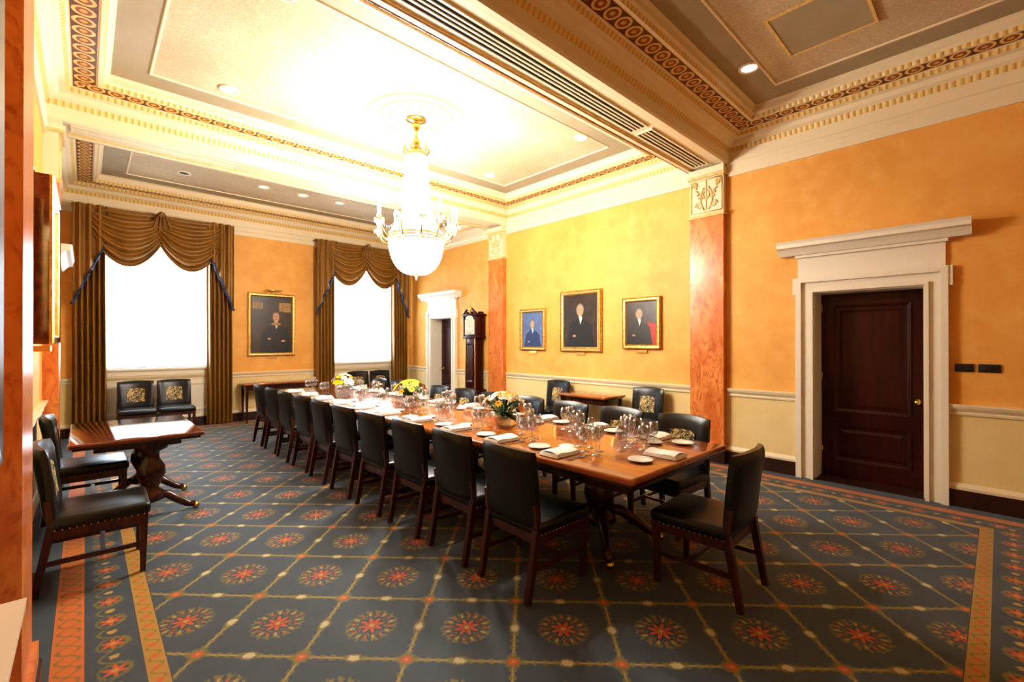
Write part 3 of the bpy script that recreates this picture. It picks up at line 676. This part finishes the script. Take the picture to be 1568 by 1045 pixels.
# ---------------------------------------------------------------- paintings
def ell(o,cx,cz,rx,rz,y,m,n=24,a0=0,a1=2*pi):
    pts=[(cx+rx*math.cos(a0+(a1-a0)*k/n),y,cz+rz*math.sin(a0+(a1-a0)*k/n)) for k in range(n)]
    o.faces(pts,[tuple(range(n))],m)
def painting(name,w,h,loc,rz,bg,coat,hair,face=(0,.12),extra=None,fw=.07,light=False,blackframe=False,plate=True,deep=0):
    o=B(); mp=lambda x,z,p:(x,-p-deep,z); fm='gold'; fo='sidewood' if blackframe else 'gold'
    o.bb(-w/2+.005,w/2-.005,-.02-deep,0,-h/2+.005,h/2-.005,'tabledark' if blackframe else 'pcoat')
    o.sweep(-w/2,w/2,-h/2,h/2,[(0,-deep,fo),(0,.030,fm),(0,.045,fm),(.012,.055,fo),(.02,.04,fo),(.045,.038,fm),(.052,.05,fm),(fw-.01,.042,fm),(fw,.024,fm)],mp)
    W_=w/2-fw; H_=h/2-fw; y=-.026-deep
    o.faces([(-W_,y+.001,-H_),(W_,y+.001,-H_),(W_,y+.001,H_),(-W_,y+.001,H_)],[(0,1,2,3)],bg)
    fx,fz=face[0]*w,face[1]*h; s=min(w,h/1.2)*.118
    if extra=='red': o.faces([(W_*.2,y,-H_),(W_,y,-H_),(W_,y,-H_*.1),(W_*.5,y,H_*.05)],[(0,1,2,3)],'pred')
    if extra=='books':
        for k in range(4): o.faces([(-W_+.02+k*.05,y,.25*h),(-W_+.055+k*.05,y,.25*h),(-W_+.055+k*.05,y,.35*h),(-W_+.02+k*.05,y,.35*h)],[(0,1,2,3)],'pgold')
        o.faces([(W_*.35,y,.22*h),(W_*.95,y,.20*h),(W_*.95,y,.36*h),(W_*.35,y,.36*h)],[(0,1,2,3)],'pgold')
    sh=[(-2.9,-99),(-2.7,-4.6),(-2.3,-2.6),(-1.7,-1.95),(-.9,-1.55),(-.5,-1.0),(.5,-1.0),(.9,-1.55),(1.7,-1.95),(2.3,-2.6),(2.7,-4.6),(2.9,-99)]
    pts=[(max(-W_,min(W_,fx+a*s)),y-.001,max(-H_,fz+b*s)) for a,b in sh]
    o.faces(pts,[tuple(range(len(pts)))],coat)
    o.faces([(fx-.34*s,y-.002,fz-.9*s),(fx+.34*s,y-.002,fz-.9*s),(fx+.42*s,y-.002,fz-1.35*s),(fx+.06*s,y-.002,fz-2.3*s),(fx-.18*s,y-.002,fz-1.4*s)],[(0,1,2,3,4)],'pwhite')
    ell(o,fx,fz+.12*s,.80*s,1.05*s,y-.003,hair)
    pts=[(fx+.60*s*math.cos(t)*(1 if math.sin(t)>-.2 else .86),y-.004,fz-.05*s+.92*s*math.sin(t)) for t in [2*pi*k/24 for k in range(24)]]
    o.faces(pts,[tuple(range(24))],'skin')
    for e in(-1,1): ell(o,fx+e*.66*s,fz+.15*s,.16*s,.42*s,y-.0045,hair,12)
    for e in(-.24,.24): ell(o,fx+e*s,fz+.08*s,.10*s,.05*s,y-.005,'hair',10); ell(o,fx+e*s,fz+.22*s,.15*s,.03*s,y-.005,'hair',8)
    ell(o,fx+.05*s,fz-.14*s,.06*s,.18*s,y-.005,'pgold',10); ell(o,fx,fz-.45*s,.18*s,.04*s,y-.005,'pred',10)
    ell(o,fx-1.2*s,max(-H_+.25*s,fz-4.2*s),.34*s,.18*s,y-.004,'skin',12)
    if extra=='books':
        ell(o,fx+1.3*s,fz-4.6*s,.4*s,.2*s,y-.004,'skin',12); ell(o,fx,fz-1.3*s,.9*s,.3*s,y-.0045,'pgold',14)
    if plate: o.bb(-.09,.09,-.02-deep,0,-h/2-.055,-h/2-.015,'brass')
    if light:
        o.tube([(0,0,h/2+.02),(0,-.06,h/2+.07),(0,-.14,h/2+.06)],.007,'brass'); o.tube([(-.16,-.14,h/2+.055),(.16,-.14,h/2+.055)],.016,'brass')
    o.obj(name,loc,rz)
xr=XR-.005; xl=XL+.005
painting('portrait_painting',.64,.76,(xr,5.88,1.79),-pi/2,'pbg_blue','pblue','greyh')
painting('portrait_painting',.86,1.02,(xr,4.77,1.91),-pi/2,'pdark','pcoat','greyh',(.0,.17),fw=.08)
painting('portrait_painting',.63,.77,(xr,3.63,1.84),-pi/2,'pdark','pcoat','greyh',(-.05,.17),'red')
painting('portrait_painting',.90,1.28,(2.82,YB-.005,1.92),0,'pdark','pcoat','hair',(.08,.12),'books',light=True)
painting('portrait_painting',.78,1.0,(xl,3.50,2.08),pi/2,'pdark','pcoat','greyh',blackframe=True,deep=.04)
painting('portrait_painting',1.05,1.12,(xl,4.80,2.10),pi/2,'pdark','pcoat','greyh',blackframe=True,deep=.11)
o=B(); o.bb(BX+.001,BX+.035,.42,1.38,1.30,3.2,'mahog')
o.sweep(.42,1.38,1.30,3.2,[(0,.001,'mahog'),(0,.035,'mahog'),(.01,.045,'mahog'),(.06,.042,'mahog'),(.07,.038,'gold'),(.085,.036,'gold')],lambda t,z,p:(BX+p,t,z)); o.obj('framed_wood_panel')
o=B()
for a,b in((.16,.29),(-.01,.135)): o.bb(XR-.012,XR,a,b,1.275,1.35,'black',bev=.002)
for t in(.03,.06,.09,.2,.25): o.bb(XR-.018,XR-.012,t-.006,t+.006,1.30,1.325,'darkbase')
o.obj('light_switch_plate')
# ---------------------------------------------------------------- grandfather clock
def clock(x,y):
    o=B(); m='mahog'
    o.box((0,0,.05),(.50,.27,.10),m,bev=.01); o.box((0,0,.33),(.45,.24,.46),m,bev=.008); o.box((0,0,.575),(.49,.27,.04),m,bev=.012)
    o.box((0,0,1.12),(.34,.20,1.06),m,bev=.006); o.box((0,0,1.66),(.46,.26,.05),m,bev=.014)
    o.bb(-.12,.12,-.112,-.10,.72,1.55,m); o.sweep(-.10,.10,.75,1.52,[(0,.112,m),(0,.122,m),(.02,.114,'brass'),(.022,.112,m)],lambda a,z,p:(a,-p,z))
    for s_ in(-1,1): o.lathe([(.018,.62),(.013,.66),(.013,1.6),(.018,1.64)],(s_*.155,-.10,0),'brass',10)
    o.box((0,0,1.90),(.42,.23,.44),m,bev=.006)
    o.bb(-.155,.155,-.121,-.112,1.72,2.02,'dial'); ell(o,0,2.02,.13,.09,-.122,'dial',20,0,pi)
    n=40
    o.tube([(.135*math.cos(2*pi*k/n),-.122,1.87+.135*math.sin(2*pi*k/n)) for k in range(n)],.004,'brass',5,True)
    ell(o,0,1.87,.125,.125,-.1225,'pwhite',32)
    for k in range(12):
        a=2*pi*k/12; o.bar((.10*math.sin(a),-.124,1.87+.10*math.cos(a)),(.118*math.sin(a),-.124,1.87+.118*math.cos(a)),.003,.006,'black')
    o.bar((0,-.126,1.87),(.055,-.126,1.90),.003,.006,'black'); o.bar((0,-.127,1.87),(-.02,-.127,1.965),.003,.005,'black')
    for s_ in(-1,1):
        o.lathe([(.018,1.69),(.012,1.72),(.012,2.06),(.018,2.1)],(s_*.19,-.12,0),m,10)
        o.tube([(s_*(.23-.19*k/10),-.11,2.13+.02*k/10+.10*math.sin(pi/2*(k/10)**1.5)) for k in range(11)],.02,m,8)
        o.lathe([(.026,2.225),(.034,2.25),(.026,2.275),(0,2.28)],(s_*.04,-.11,0),'brass',12)
        o.lathe([(.012,2.14),(.022,2.18),(.008,2.21),(0,2.25)],(s_*.21,-.08,0),'brass',10)
    o.box((0,0,2.12),(.48,.28,.035),m,bev=.01); o.box((0,.02,2.16),(.36,.2,.06),m,bev=.02)
    o.lathe([(.014,2.15),(.014,2.22),(.03,2.25),(.012,2.30),(0,2.36)],(0,-.1,0),'brass',12)
    o.obj('grandfather_clock',(x,y,0),-pi/2)
clock(5.87,7.42)
# ---------------------------------------------------------------- lights
def light(kind,name,loc,power,col=(1,.85,.65),size=.1,rot=None,**k):
    l=bpy.data.lights.new(name,kind); l.energy=power; l.color=col
    if kind=='AREA':
        l.shape='RECTANGLE'; l.size=size[0]; l.size_y=size[1]
    else: l.shadow_soft_size=size
    for a,v in k.items(): setattr(l,a,v)
    ob=bpy.data.objects.new(name,l); ob.location=loc
    if rot: ob.rotation_euler=rot
    sc.collection.objects.link(ob); return ob
for k in range(6):
    a=2*pi*k/6+.1; light('POINT','chandelier_bulb_light',(CX+.54*math.cos(a),CY+.54*math.sin(a),3.05),78,(1,.95,.85),.05)
light('POINT','chandelier_bowl_light',(CX,CY,2.22),120,(1,.95,.86),.12)
for i,(a,b) in enumerate(W):
    light('AREA','window_daylight',((a+b)/2,YB+.9,2.35),620,(.86,.93,1),(2.4,2.9),(-pi/2,0,0))
for x,y,p in((4.75,1.67,22),(1.1,1.0,10),(2.25,8.7,10),(3.58,8.7,10)):
    light('SPOT','recessed_spot',(x,y,4.22),p,(1,.82,.6),.05,(0,0,0),spot_size=math.radians(120),spot_blend=.8)
w=bpy.data.worlds.new('World'); sc.world=w; w.use_nodes=True
w.node_tree.nodes['Background'].inputs[0].default_value=(.85,.93,1,1); w.node_tree.nodes['Background'].inputs[1].default_value=1.2
# ---------------------------------------------------------------- camera
cam=bpy.data.cameras.new('camera'); cam.lens=16.03; cam.sensor_width=36; cam.clip_start=.02
co=bpy.data.objects.new('camera',cam); co.location=(0,0,1.55); co.rotation_euler=(math.radians(90.2),0,math.radians(-43.1)); sc.collection.objects.link(co); sc.camera=co
sc.view_settings.view_transform='Standard'
try: sc.view_settings.look='Medium High Contrast'
except Exception as ex: print('look',ex)
sc.view_settings.exposure=0.08
